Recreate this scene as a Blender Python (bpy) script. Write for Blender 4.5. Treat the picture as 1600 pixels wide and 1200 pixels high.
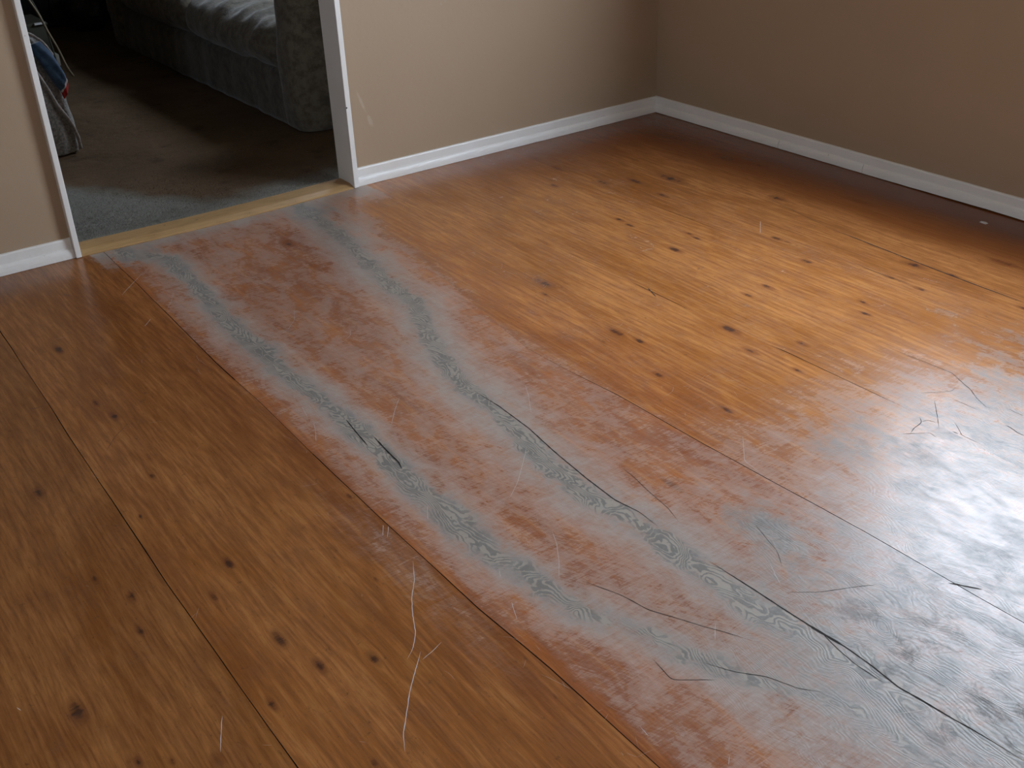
import bpy, bmesh, math, random
import numpy as np
from mathutils import Vector, Matrix, noise as mnoise

# ------------------------------------------------------------------ scene, camera, light
for o in list(bpy.data.objects): bpy.data.objects.remove(o)
scene = bpy.context.scene
COL = scene.collection
random.seed(7); rng = np.random.default_rng(11)

# origin: floor corner of the room; x<0 along the back wall, y<0 along the right wall (window wall)
cam_d = bpy.data.cameras.new('camera'); cam = bpy.data.objects.new('camera', cam_d); COL.objects.link(cam)
R_ = Vector((0.8132787, -0.58066531, -0.03749069)); U_ = Vector((0.30870087, 0.37595498, 0.87370568)); F_ = Vector((0.49323577, 0.72213963, -0.48500807))
M = Matrix((R_, U_, -F_)).transposed().to_4x4(); M.translation = Vector((-3.649, -4.006, 1.5))
cam.matrix_world = M
cam_d.sensor_width = 36; cam_d.lens = 39.157; cam_d.clip_start = .05
scene.camera = cam

SKY = 9.0
w = bpy.data.worlds.new('overcast_sky'); scene.world = w; w.use_nodes = True
nt = w.node_tree; nt.nodes.clear()
out = nt.nodes.new('ShaderNodeOutputWorld'); bg = nt.nodes.new('ShaderNodeBackground')
tc = nt.nodes.new('ShaderNodeTexCoord'); sx = nt.nodes.new('ShaderNodeSeparateXYZ'); rp = nt.nodes.new('ShaderNodeValToRGB')
nt.links.new(tc.outputs['Generated'], sx.inputs[0]); nt.links.new(sx.outputs['Z'], rp.inputs[0])
rp.color_ramp.elements[0].position = 0.0; rp.color_ramp.elements[0].color = (.10, .10, .09, 1)
rp.color_ramp.elements[1].position = .12; rp.color_ramp.elements[1].color = (.76, .88, 1.04, 1)
nt.links.new(rp.outputs[0], bg.inputs[0]); bg.inputs[1].default_value = SKY; nt.links.new(bg.outputs[0], out.inputs[0])

scene.view_settings.view_transform = 'Standard'; scene.view_settings.look = 'None'
scene.view_settings.gamma = 1; scene.view_settings.use_curve_mapping = False
scene.view_settings.exposure = 1.57

WIN = dict(y0=-3.15, y1=-1.5, z0=.97, z1=2.12)          # window of this room, in the right wall
WIN2 = dict(y0=1.2, y1=2.2, z0=1.25, z1=1.95)           # small window of the other room

WIN_FILL = dict(y0=-3.9, y1=-3.0, z0=1.2, z1=2.0)          # unseen window added in the left wall to brighten the room
def portal(name, loc, rot, sx_, sy_):
    l = bpy.data.lights.new(name, 'AREA'); l.shape = 'RECTANGLE'; l.size = sx_; l.size_y = sy_; l.cycles.is_portal = True
    o = bpy.data.objects.new(name, l); o.location = loc; o.rotation_euler = rot; COL.objects.link(o)
portal('window_or_fill_daylight', (.17, (WIN['y0']+WIN['y1'])/2, (WIN['z0']+WIN['z1'])/2), (0, math.radians(90), 0), WIN['z1']-WIN['z0'], WIN['y1']-WIN['y0'])
portal('window_or_fill_daylight', (-.18, (WIN2['y0']+WIN2['y1'])/2, (WIN2['z0']+WIN2['z1'])/2), (0, math.radians(90), 0), WIN2['z1']-WIN2['z0'], WIN2['y1']-WIN2['y0'])

portal('window_or_fill_daylight', (-4.80, (WIN_FILL['y0']+WIN_FILL['y1'])/2, (WIN_FILL['z0']+WIN_FILL['z1'])/2), (0, math.radians(-90), 0), WIN_FILL['z1']-WIN_FILL['z0'], WIN_FILL['y1']-WIN_FILL['y0'])  # daylight portal of the added left-wall window
# ------------------------------------------------------------------ traced floor features (metres on the floor)
SEAM={'A': [(-3.177, -0.462), (-3.183, -0.79), (-3.189, -1.108), (-3.195, -1.334), (-3.199, -1.617), (-3.206, -2.025), (-3.206, -2.421), (-3.205, -2.651)], 'B': [(-2.704, -0.045), (-2.707, -0.38), (-2.723, -1.116), (-2.719, -1.388), (-2.725, -1.713), (-2.727, -2.115), (-2.725, -2.496), (-2.714, -2.726), (-2.711, -3.029)], 'C': [(-1.852, -0.676), (-1.88, -1.062), (-1.932, -1.402), (-1.963, -1.629), (-1.954, -1.816), (-1.937, -2.005), (-1.931, -2.33), (-1.922, -2.554), (-1.911, -2.809), (-1.91, -3.035), (-1.907, -3.191)], 'F': [(-1.418, -1.129), (-1.415, -1.437), (-1.419, -1.731), (-1.403, -2.121), (-1.403, -2.309), (-1.404, -2.52), (-1.426, -2.835)], 'G': [(-0.884, -0.6), (-0.879, -0.889), (-0.872, -1.341), (-0.812, -1.903), (-0.828, -2.15), (-0.861, -2.519)], 'H': [(-0.496, -1.199), (-0.564, -1.571), (-0.594, -2.037), (-0.597, -2.093), (-0.602, -2.214), (-0.604, -2.354)]}
CRACK={'c1': [(-2.578, -1.649), (-2.588, -1.724), (-2.597, -1.805)], 'c1b': [(-2.563, -1.773), (-2.571, -1.857), (-2.574, -1.919), (-2.584, -1.952)], 'c2': [(-2.227, -1.735), (-2.222, -1.852), (-2.227, -1.992), (-2.244, -2.125), (-2.256, -2.265), (-2.261, -2.377), (-2.248, -2.448), (-2.252, -2.517)], 'c3': [(-2.25, -2.675), (-2.247, -2.742), (-2.244, -2.803), (-2.242, -2.877), (-2.239, -2.939), (-2.238, -2.959), (-2.232, -3.023), (-2.233, -3.084), (-2.24, -3.153), (-2.234, -3.197), (-2.229, -3.252), (-2.222, -3.303), (-2.218, -3.354), (-2.216, -3.39)], 'c3b': [(-2.238, -2.959), (-2.237, -2.973), (-2.248, -3.02), (-2.254, -3.068), (-2.252, -3.131)], 'c4': [(-2.504, -2.558), (-2.469, -2.646), (-2.456, -2.714), (-2.431, -2.761), (-2.404, -2.817), (-2.384, -2.852), (-2.358, -2.905)], 'c5': [(-2.475, -2.89), (-2.448, -2.941), (-2.409, -2.988), (-2.384, -3.047), (-2.354, -3.082)], 'c6': [(-2.199, -2.845), (-2.145, -2.887), (-2.075, -2.921), (-2.033, -2.944)], 'c7': [(-1.918, -3.029), (-1.905, -3.047), (-1.896, -3.062), (-1.883, -3.082)], 'cE': [(-1.161, -2.295), (-1.155, -2.414), (-1.152, -2.49), (-1.181, -2.547), (-1.192, -2.575), (-1.219, -2.611), (-1.242, -2.656), (-1.238, -2.676)], 'cR': [(-1.283, -2.739), (-1.283, -2.75), (-1.293, -2.781), (-1.292, -2.797)], 'cS': [(-1.272, -2.574), (-1.271, -2.607), (-1.271, -2.65)], 'g1': [(-1.207, -2.696), (-1.209, -2.728), (-1.208, -2.742)], 'g2': [(-1.313, -2.551), (-1.383, -2.612), (-1.423, -2.645)], 'g3': [(-1.415, -2.582), (-1.432, -2.601), (-1.47, -2.606), (-1.497, -2.616)], 'g4': [(-1.518, -2.604), (-1.488, -2.624), (-1.458, -2.644), (-1.465, -2.67)], 'g5': [(-1.43, -2.599), (-1.411, -2.602), (-1.404, -2.628)], 'g6': [(-1.41, -2.675), (-1.409, -2.691)], 'g7': [(-1.367, -2.649), (-1.386, -2.675), (-1.408, -2.701), (-1.408, -2.758)], 'g8': [(-1.311, -2.504), (-1.272, -2.531), (-1.237, -2.551), (-1.213, -2.544)], 'cT': [(-2.16, -2.285), (-2.164, -2.332), (-2.176, -2.395), (-2.187, -2.478), (-2.204, -2.531)], 'cG': [(-0.754, -1.855), (-0.756, -1.998), (-0.75, -2.043)], 'cc': [(-3.139, -1.399), (-3.097, -1.341), (-3.048, -1.297)], 'cn': [(-1.408, -1.53), (-1.434, -1.6)], 'w1': [(-2.079, -2.645), (-2.113, -2.742), (-2.143, -2.783)], 'w2': [(-2.544, -2.825), (-2.553, -2.887), (-2.487, -2.938)]}
PATH_L=[(-2.652, -0.09, 0.044), (-2.54, -0.241, 0.04), (-2.553, -0.49, 0.024), (-2.574, -0.74, 0.025), (-2.585, -0.945, 0.028), (-2.578, -1.12, 0.036), (-2.594, -1.288, 0.026), (-2.586, -1.417, 0.022), (-2.581, -1.581, 0.022), (-2.583, -1.728, 0.029), (-2.585, -1.865, 0.025), (-2.596, -2.038, 0.031), (-2.592, -2.175, 0.04), (-2.602, -2.321, 0.04), (-2.586, -2.42, 0.032), (-2.578, -2.547, 0.037), (-2.56, -2.65, 0.038), (-2.506, -2.764, 0.034), (-2.488, -2.835, 0.043), (-2.445, -2.946, 0.043), (-2.388, -3.052, 0.046), (-2.335, -3.153, 0.053)]
PATH_R=[(-1.932, -0.171, 0.032), (-1.952, -0.423, 0.031), (-1.999, -0.705, 0.026), (-2.042, -0.959, 0.03), (-2.055, -1.146, 0.032), (-2.141, -1.344, 0.027), (-2.193, -1.518, 0.027), (-2.234, -1.682, 0.028), (-2.239, -1.816, 0.024), (-2.253, -1.955, 0.02), (-2.279, -2.073, 0.03), (-2.291, -2.194, 0.034), (-2.298, -2.327, 0.032), (-2.281, -2.422, 0.028), (-2.273, -2.522, 0.031), (-2.284, -2.616, 0.032), (-2.283, -2.713, 0.03), (-2.28, -2.819, 0.04), (-2.271, -2.947, 0.054), (-2.258, -3.09, 0.065), (-2.246, -3.222, 0.071), (-2.222, -3.334, 0.077)]
KNOT=[(-0.257, -0.737, 0.044), (-0.227, -0.893, 0.027), (-0.614, -0.777, 0.035), (-0.744, -0.704, 0.023), (-0.851, -0.629, 0.018), (-0.775, -0.903, 0.019), (-0.867, -0.182, 0.021), (-0.881, -0.359, 0.025), (-1.023, -0.528, 0.017), (-1.074, -0.996, 0.014), (-1.084, -1.067, 0.014), (-1.12, -1.347, 0.023), (-0.978, -1.27, 0.011), (-0.989, -1.318, 0.012), (-0.469, -1.223, 0.025), (-0.266, -1.441, 0.032), (-0.778, -1.509, 0.017), (-0.775, -1.551, 0.01), (-0.856, -1.71, 0.017), (-0.615, -1.96, 0.027), (-0.379, -2.14, 0.027), (-0.593, -2.09, 0.012), (-0.755, -1.972, 0.014), (-0.759, -2.088, 0.014), (-0.972, -2.04, 0.013), (-1.204, -1.775, 0.015), (-1.108, -1.772, 0.015), (-1.421, -1.912, 0.023), (-1.477, -2.049, 0.017), (-1.695, -1.71, 0.02), (-1.679, -1.801, 0.015), (-1.776, -1.992, 0.015), (-1.768, -2.245, 0.015), (-1.33, -2.113, 0.013), (-1.462, -2.212, 0.012), (-1.032, -2.099, 0.013), (-2.117, -2.415, 0.016), (-1.641, -1.286, 0.026), (-1.693, -1.355, 0.014), (-0.642, -2.379, 0.015), (-3.085, -1.589, 0.01), (-3.167, -1.74, 0.008), (-3.283, -2.015, 0.013), (-3.306, -2.128, 0.012), (-3.332, -1.484, 0.015), (-3.323, -1.906, 0.01), (-3.143, -2.12, 0.011), (-3.073, -2.035, 0.014), (-3.09, -2.332, 0.017), (-3.06, -2.447, 0.014), (-2.967, -2.49, 0.016), (-3.474, -2.274, 0.021), (-3.424, -2.466, 0.008), (-3.377, -2.502, 0.007), (-3.094, -2.722, 0.007), (-3.309, -2.545, 0.011), (-3.177, -2.483, 0.012), (-3.067, -0.719, 0.018), (-3.081, -1.129, 0.013), (-3.064, -1.232, 0.014), (-3.326, -1.489, 0.01), (-2.742, -1.972, 0.008), (-2.144, -0.398, 0.021), (-2.845, -2.284, 0.006)]
SCRATCH=[[(-2.749, -2.277), (-2.78, -2.336), (-2.817, -2.386), (-2.841, -2.43), (-2.866, -2.483), (-2.895, -2.519), (-2.917, -2.535)], [(-2.885, -2.533), (-2.917, -2.568), (-2.957, -2.612), (-2.981, -2.644), (-3.023, -2.699), (-3.039, -2.733)], [(-3.262, -2.453), (-3.277, -2.485), (-3.299, -2.534)], [(-2.446, -2.378), (-2.469, -2.426), (-2.506, -2.483), (-2.54, -2.525)], [(-2.282, -2.059), (-2.329, -2.109), (-2.398, -2.179), (-2.453, -2.221)], [(-2.096, -1.796), (-2.13, -1.86), (-2.176, -1.933)], [(-2.658, -0.299), (-2.708, -0.357), (-2.76, -0.418), (-2.782, -0.446)], [(-2.631, -0.528), (-2.666, -0.598), (-2.698, -0.649)], [(-2.768, -0.69), (-2.804, -0.732)], [(-2.653, -1.609), (-2.671, -1.657), (-2.692, -1.701)], [(-2.639, -1.512), (-2.654, -1.574)], [(-2.404, -1.636), (-2.45, -1.688), (-2.5, -1.754)], [(-2.616, -2.123), (-2.645, -2.171)], [(-2.735, -2.124), (-2.758, -2.162)], [(-2.728, -2.136), (-2.752, -2.172)], [(-2.66, -2.522), (-2.674, -2.553), (-2.683, -2.574)], [(-2.371, -0.911), (-2.414, -0.999), (-2.46, -1.049), (-2.503, -1.071)], [(-2.308, -1.175), (-2.331, -1.214), (-2.357, -1.226)], [(-2.155, -2.76), (-2.177, -2.797), (-2.19, -2.823)], [(-2.381, -2.826), (-2.414, -2.859)], [(-2.62, -2.421), (-2.633, -2.444)], [(-2.676, -2.938), (-2.679, -2.964)], [(-2.598, -3.081), (-2.615, -3.095)], [(-2.296, -3.192), (-2.266, -3.21), (-2.23, -3.224)], [(-3.562, -2.196), (-3.557, -2.21)], [(-1.827, -2.361), (-1.909, -2.447), (-1.918, -2.512)], [(-2.401, -0.653), (-2.369, -0.66), (-2.32, -0.631)], [(-0.694, -1.347), (-0.787, -1.435)], [(-2.838, -2.535), (-2.868, -2.547), (-2.894, -2.554)]]

# ------------------------------------------------------------------ node helpers
class NT:
    def __init__(s, name):
        s.m = bpy.data.materials.new(name); s.m.use_nodes = True; s.t = s.m.node_tree; s.t.nodes.clear()
        s.o = s.t.nodes.new('ShaderNodeOutputMaterial'); s.b = s.t.nodes.new('ShaderNodeBsdfPrincipled')
        s.t.links.new(s.b.outputs[0], s.o.inputs[0])
    def put(s, sock, v):
        if v is None: return
        if isinstance(v, bpy.types.NodeSocket): s.t.links.new(v, sock)
        elif isinstance(v, (tuple, list)) and len(v) == 3 and len(sock.default_value) == 4: sock.default_value = (*v, 1)
        else: sock.default_value = v
    def attr(s, n):
        a = s.t.nodes.new('ShaderNodeAttribute'); a.attribute_name = n; return a.outputs['Fac']
    def math(s, op, a, b=None, c=None, clamp=False):
        n = s.t.nodes.new('ShaderNodeMath'); n.operation = op; n.use_clamp = clamp
        for i, v in enumerate((a, b, c)): s.put(n.inputs[i], v)
        return n.outputs[0]
    def add(s, a, b): return s.math('ADD', a, b)
    def sub(s, a, b): return s.math('SUBTRACT', a, b)
    def mul(s, a, b): return s.math('MULTIPLY', a, b)
    def xyz(s, x, y, z=0.):
        n = s.t.nodes.new('ShaderNodeCombineXYZ')
        for i, v in enumerate((x, y, z)): s.put(n.inputs[i], v)
        return n.outputs[0]
    def pos(s):
        n = s.t.nodes.new('ShaderNodeTexCoord'); q = s.t.nodes.new('ShaderNodeSeparateXYZ'); s.t.links.new(n.outputs['Object'], q.inputs[0])
        return n.outputs['Object'], q.outputs[0], q.outputs[1], q.outputs[2]
    def noise(s, vec, scale, detail=2., rough=.5, dist=0.):
        n = s.t.nodes.new('ShaderNodeTexNoise'); s.put(n.inputs['Vector'], vec)
        n.inputs['Scale'].default_value = scale; n.inputs['Detail'].default_value = detail
        n.inputs['Roughness'].default_value = rough; n.inputs['Distortion'].default_value = dist
        return n.outputs['Fac']
    def step(s, v, a, b, lo=0., hi=1.):
        n = s.t.nodes.new('ShaderNodeMapRange'); n.interpolation_type = 'SMOOTHSTEP'
        s.put(n.inputs['Value'], v); n.inputs['From Min'].default_value = a; n.inputs['From Max'].default_value = b
        n.inputs['To Min'].default_value = lo; n.inputs['To Max'].default_value = hi
        return n.outputs[0]
    def mix(s, f, a, b, mode='MIX'):
        n = s.t.nodes.new('ShaderNodeMix'); n.data_type = 'RGBA'; n.blend_type = mode
        s.put(n.inputs[0], f); s.put(n.inputs[6], a); s.put(n.inputs[7], b)
        return n.outputs[2]
    def bump(s, h, strength, dist, prev=None):
        n = s.t.nodes.new('ShaderNodeBump'); s.put(n.inputs['Height'], h); n.inputs['Strength'].default_value = strength; n.inputs['Distance'].default_value = dist
        if prev is not None: s.put(n.inputs['Normal'], prev)
        return n.outputs[0]
    def done(s, col, rough, normal=None, spec=None, **kw):
        s.put(s.b.inputs['Base Color'], col); s.put(s.b.inputs['Roughness'], rough)
        if normal is not None: s.put(s.b.inputs['Normal'], normal)
        if spec is not None: s.put(s.b.inputs['Specular IOR Level'], spec)
        for k, v in kw.items(): s.put(s.b.inputs[k], v)
        return s.m

def mat_floor():
    s = NT('worn_varnished_boards'); P, X, Y, Z = s.pos()
    gx = s.attr('gx'); bid = s.attr('bid'); tint = s.attr('tint'); knot = s.attr('knot'); core = s.attr('core'); haze = s.attr('haze'); grey = s.attr('grey')
    off = s.mul(bid, 3.7)
    V = s.xyz(gx, Y, off)
    Vs = s.xyz(s.mul(gx, 1.0), s.mul(Y, .28), off)                       # stretched along the boards
    Vf = s.xyz(gx, s.mul(Y, .06), off)
    n_big = s.noise(Vs, 4.5, 4, .6, .8)
    n_mid = s.noise(s.xyz(gx, s.mul(Y, .5), off), 14, 5, .62, .6)
    n_rag = s.noise(V, 34, 6, .65, .4)
    n_fine = s.noise(V, 230, 3, .6)
    grain = s.noise(Vf, 260, 4, .65, .15)                                  # fine long fibres
    # growth-ring figure: bands that follow the board and swirl where the plank was cut tangentially
    warp = s.noise(s.xyz(gx, s.mul(Y, .42), off), 10.5, 2.0, .42, .5)
    warp2 = s.noise(s.xyz(gx, s.mul(Y, .5), off), 32, 2.5, .55, .5)
    ph = s.add(s.add(s.mul(gx, 75.), s.mul(warp, 24.)), s.mul(warp2, 3.6))
    ring = s.math('SINE', s.mul(ph, 6.2832))
    ring01 = s.math('MULTIPLY_ADD', ring, .5, .5)
    # second, broader figure for the varnished boards
    warpb = s.noise(s.xyz(gx, s.mul(Y, .13), off), 5.0, 2, .5, .2)
    phb = s.add(s.mul(gx, 62.), s.mul(warpb, 13.))
    ringb = s.math('MULTIPLY_ADD', s.math('SINE', s.mul(phb, 6.2832)), .5, .5)
    # varnished colour
    streak = s.noise(s.xyz(gx, s.mul(Y, .07), off), 70, 4, .65, .3)
    hair = s.noise(s.xyz(s.add(gx, s.mul(Y, .55)), s.mul(s.sub(Y, s.mul(gx, .5)), .12), off), 150, 3, .6, 1.2)   # criss-cross wear marks
    hair2 = s.noise(s.xyz(s.mul(s.add(gx, s.mul(Y, .25)), .10), Y, off), 130, 3, .6, 1.5)
    honey = s.mix(tint, C_HONEY, C_RED)
    deep = s.mix(tint, C_HONEY_D, C_RED_D)
    c = s.mix(s.step(n_big, .36, .66), honey, deep)
    c = s.mix(s.step(n_mid, .42, .72, 0, .55), c, deep)
    lines = s.mul(s.math('POWER', ringb, 3.), s.step(n_mid, .3, .7, .10, .38))
    c = s.mix(lines, c, (.13, .045, .014))
    c = s.mix(s.step(grain, .42, .72, 0, .45), c, (.13, .047, .016))
    c = s.mix(s.step(streak, .42, .70, 0, .55), c, s.mix(tint, (.17, .060, .017), (.16, .048, .02)))
    c = s.mix(s.step(streak, .50, .28, 0, .30), c, (.50, .235, .07))
    c = s.mix(s.step(n_fine, .60, .8, 0, .35), c, (.10, .05, .03))
    c = s.mix(s.step(s.noise(s.xyz(gx, s.mul(Y, .6), off), 85, 6, .7, .3), .60, .70, 0, .55), c, (.085, .042, .020))
    spots = s.noise(s.xyz(gx, s.mul(Y, .7), off), 21, 3, .7, .5)
    c = s.mix(s.step(spots, .68, .82, 0, .55), c, (.09, .05, .035))
    k = s.step(s.add(knot, s.mul(s.sub(n_rag, .5), 1.7)), .52, 1.05)
    c = s.mix(s.step(s.add(knot, s.mul(s.sub(n_mid, .5), .8)), .05, .7, 0, .55), c, (.14, .045, .016))
    c = s.mix(s.mul(k, .85), c, (.04, .018, .013))
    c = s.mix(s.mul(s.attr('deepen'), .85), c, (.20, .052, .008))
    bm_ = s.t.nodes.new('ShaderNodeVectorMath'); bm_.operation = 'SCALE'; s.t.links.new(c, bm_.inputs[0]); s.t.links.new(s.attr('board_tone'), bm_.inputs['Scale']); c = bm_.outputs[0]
    # haze: scuffed finish
    hv = s.add(haze, s.mul(s.sub(n_mid, .5), 1.5))
    hv = s.add(hv, s.mul(s.sub(n_rag, .5), .8))
    hv = s.add(hv, s.mul(s.sub(hair, .5), .85))
    hv = s.add(hv, s.mul(s.sub(hair2, .5), .9))
    hz = s.mul(s.step(hv, -.15, 1.35), s.step(haze, 0.0, .45))
    hcol = s.mix(s.step(haze, .5, 1.), C_HAZE, C_HAZE2)
    c = s.mix(s.mul(hz, .92), c, hcol)
    # grey, finish gone
    gm = s.math('MAXIMUM', s.math('MULTIPLY_ADD', core, .42, .50), grey)
    gv = s.add(s.add(gm, s.mul(s.sub(n_mid, .5), 1.0)), s.mul(s.sub(n_rag, .5), .9))
    gv = s.add(gv, s.mul(s.sub(hair, .5), .6))
    gf = s.mul(s.step(gv, .18, .92), s.step(gm, .02, .35))
    gcol = s.mix(s.step(n_mid, .35, .7), C_GREY, C_GREY_D)
    gcol = s.mix(s.mul(ring01, s.step(s.noise(V, 7, 3), .42, .62, .03, .38)), gcol, C_LINE)
    c = s.mix(s.mul(gf, .88), c, gcol)
    # bare wood with clear ring lines
    cv = s.add(s.add(core, s.mul(s.sub(n_rag, .5), 1.6)), s.mul(s.sub(warp2, .5), 1.2))
    cv = s.add(cv, s.mul(s.sub(s.noise(V, 16, 2), .5), 2.2))
    cf = s.step(cv, -.22, .40)
    thick = s.step(s.noise(V, 26, 3), .35, .65, .15, .80)
    ln = s.step(s.sub(ring01, thick), -.25, .15, .08, .75)
    bare = s.mix(ln, C_BARE, C_LINE)
    bare = s.mix(s.step(n_rag, .45, .75, 0, .5), bare, C_GREY)
    c = s.mix(s.mul(cf, .85), c, bare)
    dk = s.step(s.noise(s.xyz(gx, s.mul(Y, .6), off), 17, 8, .75, .6), .47, .64)
    dirt = s.mul(dk, s.mul(s.attr('dirt'), .72))
    c = s.mix(dirt, c, (.055, .05, .045))
    # fine speckle of wear
    c = s.mix(s.mul(s.step(n_fine, .30, .45, .22, 0.), hz), c, (.42, .37, .34))
    worn = s.math('MAXIMUM', s.mul(hz, .55), s.math('MAXIMUM', gf, cf))
    rough = s.add(s.add(.245, s.mul(worn, .17)), s.mul(s.sub(n_mid, .5), .09))
    rough = s.add(rough, s.mul(dirt, .3))
    h = s.add(s.mul(grain, .35), s.add(s.mul(n_rag, .35), s.mul(ring01, s.math('MULTIPLY_ADD', worn, .32, .05))))
    nb = s.bump(h, .35, .0012)
    nb = s.bump(s.noise(V, 9, 2), .10, .004, nb)
    return s.done(c, rough, nb, .35)

C_HONEY = (.40, .168, .050); C_HONEY_D = (.27, .098, .020)
C_RED = (.33, .110, .032); C_RED_D = (.21, .062, .020)
C_HAZE = (.46, .33, .27); C_HAZE2 = (.38, .33, .29); C_GREY = (.30, .285, .255); C_GREY_D = (.17, .17, .16)
C_BARE = (.36, .31, .25); C_LINE = (.10, .102, .10)

def plain(name, col, rough, spec=.5, nscale=None, nstr=.1, ndist=.002, var=0., vscale=6.):
    s = NT(name); P, X, Y, Z = s.pos(); c = col
    if var: c = s.mix(s.step(s.noise(P, vscale, 4, .6), .3, .7, 0, var), col, tuple(v*.55 for v in col))
    nb = None
    if nscale: nb = s.bump(s.noise(P, nscale, 4, .6), nstr, ndist)
    return s.done(c, rough, nb, spec)

def mat_wall():
    s = NT('tan_wall_paint'); P, X, Y, Z = s.pos()
    c = s.mix(s.step(s.noise(P, 3.5, 3), .3, .7, 0, .25), (.395, .29, .193), (.36, .264, .172))
    sp = s.step(s.noise(P, 26, 2), .76, .80, 0, .35)
    c = s.mix(sp, c, (.42, .34, .25))
    # two pale scuffs on the back wall beside the doorway
    for (sx_, sz, k, wx, wz) in ((-1.575, .335, .35, .008, .05), (-1.545, .255, .3, .012, .03)):
        dx = s.math('DIVIDE', s.add(s.sub(X, sx_), s.mul(s.sub(Z, sz), k)), wx); dz = s.math('DIVIDE', s.sub(Z, sz), wz)
        d = s.add(s.mul(dx, dx), s.mul(dz, dz)); f = s.step(s.add(d, s.noise(P, 60, 3)), .5, 1.6, .4, 0)
        c = s.mix(f, c, (.52, .44, .34))
    nb = s.bump(s.noise(P, 45, 4, .6), .22, .0025); nb = s.bump(s.noise(P, 6, 2), .2, .006, nb)
    return s.done(c, .55, nb, .3)

def mat_white():
    s = NT('white_gloss_trim_paint'); P, X, Y, Z = s.pos()
    c = s.mix(s.step(s.noise(P, 5, 3), .35, .7, 0, .5), (.80, .785, .75), (.74, .715, .66))
    chip = s.step(s.noise(s.xyz(X, Y, s.mul(Z, 2.)), 38, 4, .7), .70, .74, 0, .6)
    c = s.mix(chip, c, (.40, .36, .30))
    nb = s.bump(s.noise(P, 70, 3), .25, .0015)
    return s.done(c, .38, nb, .5)

def mat_carpet():
    s = NT('grey_brown_carpet'); P, X, Y, Z = s.pos()
    c = s.mix(s.step(s.noise(P, 2.6, 4, .6), .35, .7), (.19, .125, .072), (.14, .092, .054))
    c = s.mix(s.step(s.noise(P, 8, 4, .6), .55, .75, 0, .6), c, (.075, .045, .03))
    # daylight falling just inside the doorway, put into the carpet colour as grey
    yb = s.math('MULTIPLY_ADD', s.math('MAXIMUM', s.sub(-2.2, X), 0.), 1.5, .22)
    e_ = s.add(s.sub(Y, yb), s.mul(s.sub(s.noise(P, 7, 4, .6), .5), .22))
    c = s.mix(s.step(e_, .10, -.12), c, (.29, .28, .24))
    c = s.mix(s.step(s.noise(P, 260, 3, .7), .4, .7, 0, .6), c, (.05, .045, .04))
    nb = s.bump(s.noise(P, 300, 3, .7), .9, .006); nb = s.bump(s.noise(P, 25, 3), .4, .01, nb)
    return s.done(c, .95, nb, .05)

def mat_fabric(name, a, b, scale=40, bump=.6, bd=.006):
    s = NT(name); P, X, Y, Z = s.pos()
    c = s.mix(s.step(s.noise(P, scale, 4, .65), .35, .68), a, b)
    nb = s.bump(s.noise(P, scale*4, 3, .6), bump, .002); nb = s.bump(s.noise(P, scale*.35, 3, .5), bump, bd, nb)
    return s.done(c, .85, nb, .15, **{'Sheen Weight': .25})

def mat_pine():
    s = NT('pale_pine'); P, X, Y, Z = s.pos()
    g = s.noise(s.xyz(s.mul(X, .06), Y, Z), 220, 4, .6, .3)
    c = s.mix(s.step(g, .4, .7, 0, .7), (.43, .265, .115), (.30, .165, .065))
    c = s.mix(s.step(s.noise(P, 9, 3), .5, .75, 0, .5), c, (.30, .17, .07))
    c = s.mix(s.step(s.noise(P, 40, 2), .74, .78, 0, .8), c, (.10, .05, .02))
    return s.done(c, .42, s.bump(g, .2, .001), .4)

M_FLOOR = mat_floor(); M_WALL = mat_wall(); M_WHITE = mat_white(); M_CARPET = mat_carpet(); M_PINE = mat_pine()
M_GROOVE = plain('dark_groove', (.018, .012, .009), .9, .1)
M_CRACK = plain('dark_crack', (.022, .018, .016), .8, .2)
M_SCRATCH = plain('pale_scratch', (.50, .44, .40), .6, .3)
M_SCRATCH_F = plain('faint_scratch', (.36, .27, .22), .55, .3)
M_CEIL = plain('white_ceiling_paint', (.72, .66, .57), .8, .2, 60, .2)
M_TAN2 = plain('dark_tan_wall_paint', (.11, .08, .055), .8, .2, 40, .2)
M_SOFA = mat_fabric('grey_green_velour', (.165, .145, .108), (.088, .076, .056), 26, .7, .01)
M_SOFA_B = mat_fabric('grey_green_velour_base', (.13, .113, .085), (.075, .065, .05), 26, .7, .01)
M_FLEECE = mat_fabric('grey_fleece', (.36, .34, .31), (.17, .16, .15), 90, 1.0, .01)
M_HEM = mat_fabric('pale_fleece_hem', (.42, .38, .35), (.26, .23, .21), 120, .8, .004)
M_BLUE = mat_fabric('blue_cotton', (.06, .11, .19), (.03, .06, .11), 30, .4, .006)
M_WCLOTH = plain('white_cotton', (.55, .55, .55), .8, .2, 90, .4)
M_RED = plain('red_cotton', (.42, .03, .025), .8, .2, 90, .4)
M_DARKF = mat_fabric('charcoal_upholstery', (.05, .05, .055), (.03, .03, .032), 40, .5)
M_CANE = plain('tan_bentwood', (.25, .20, .13), .45, .5, 90, .2, .001, .4, 40)
M_BLACK = plain('black_cabinet_paint', (.012, .012, .013), .45, .4)
M_BAG = plain('black_plastic_bag', (.02, .021, .024), .28, .6, 30, .8, .02)
M_BOXD = plain('dark_olive_box', (.07, .07, .05), .6, .3, 40, .2)
M_PALE = plain('pale_card', (.46, .45, .38), .7, .3, 40, .2, .001, .3, 30)
M_PAPER = plain('white_paper', (.75, .75, .76), .6, .3)
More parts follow.
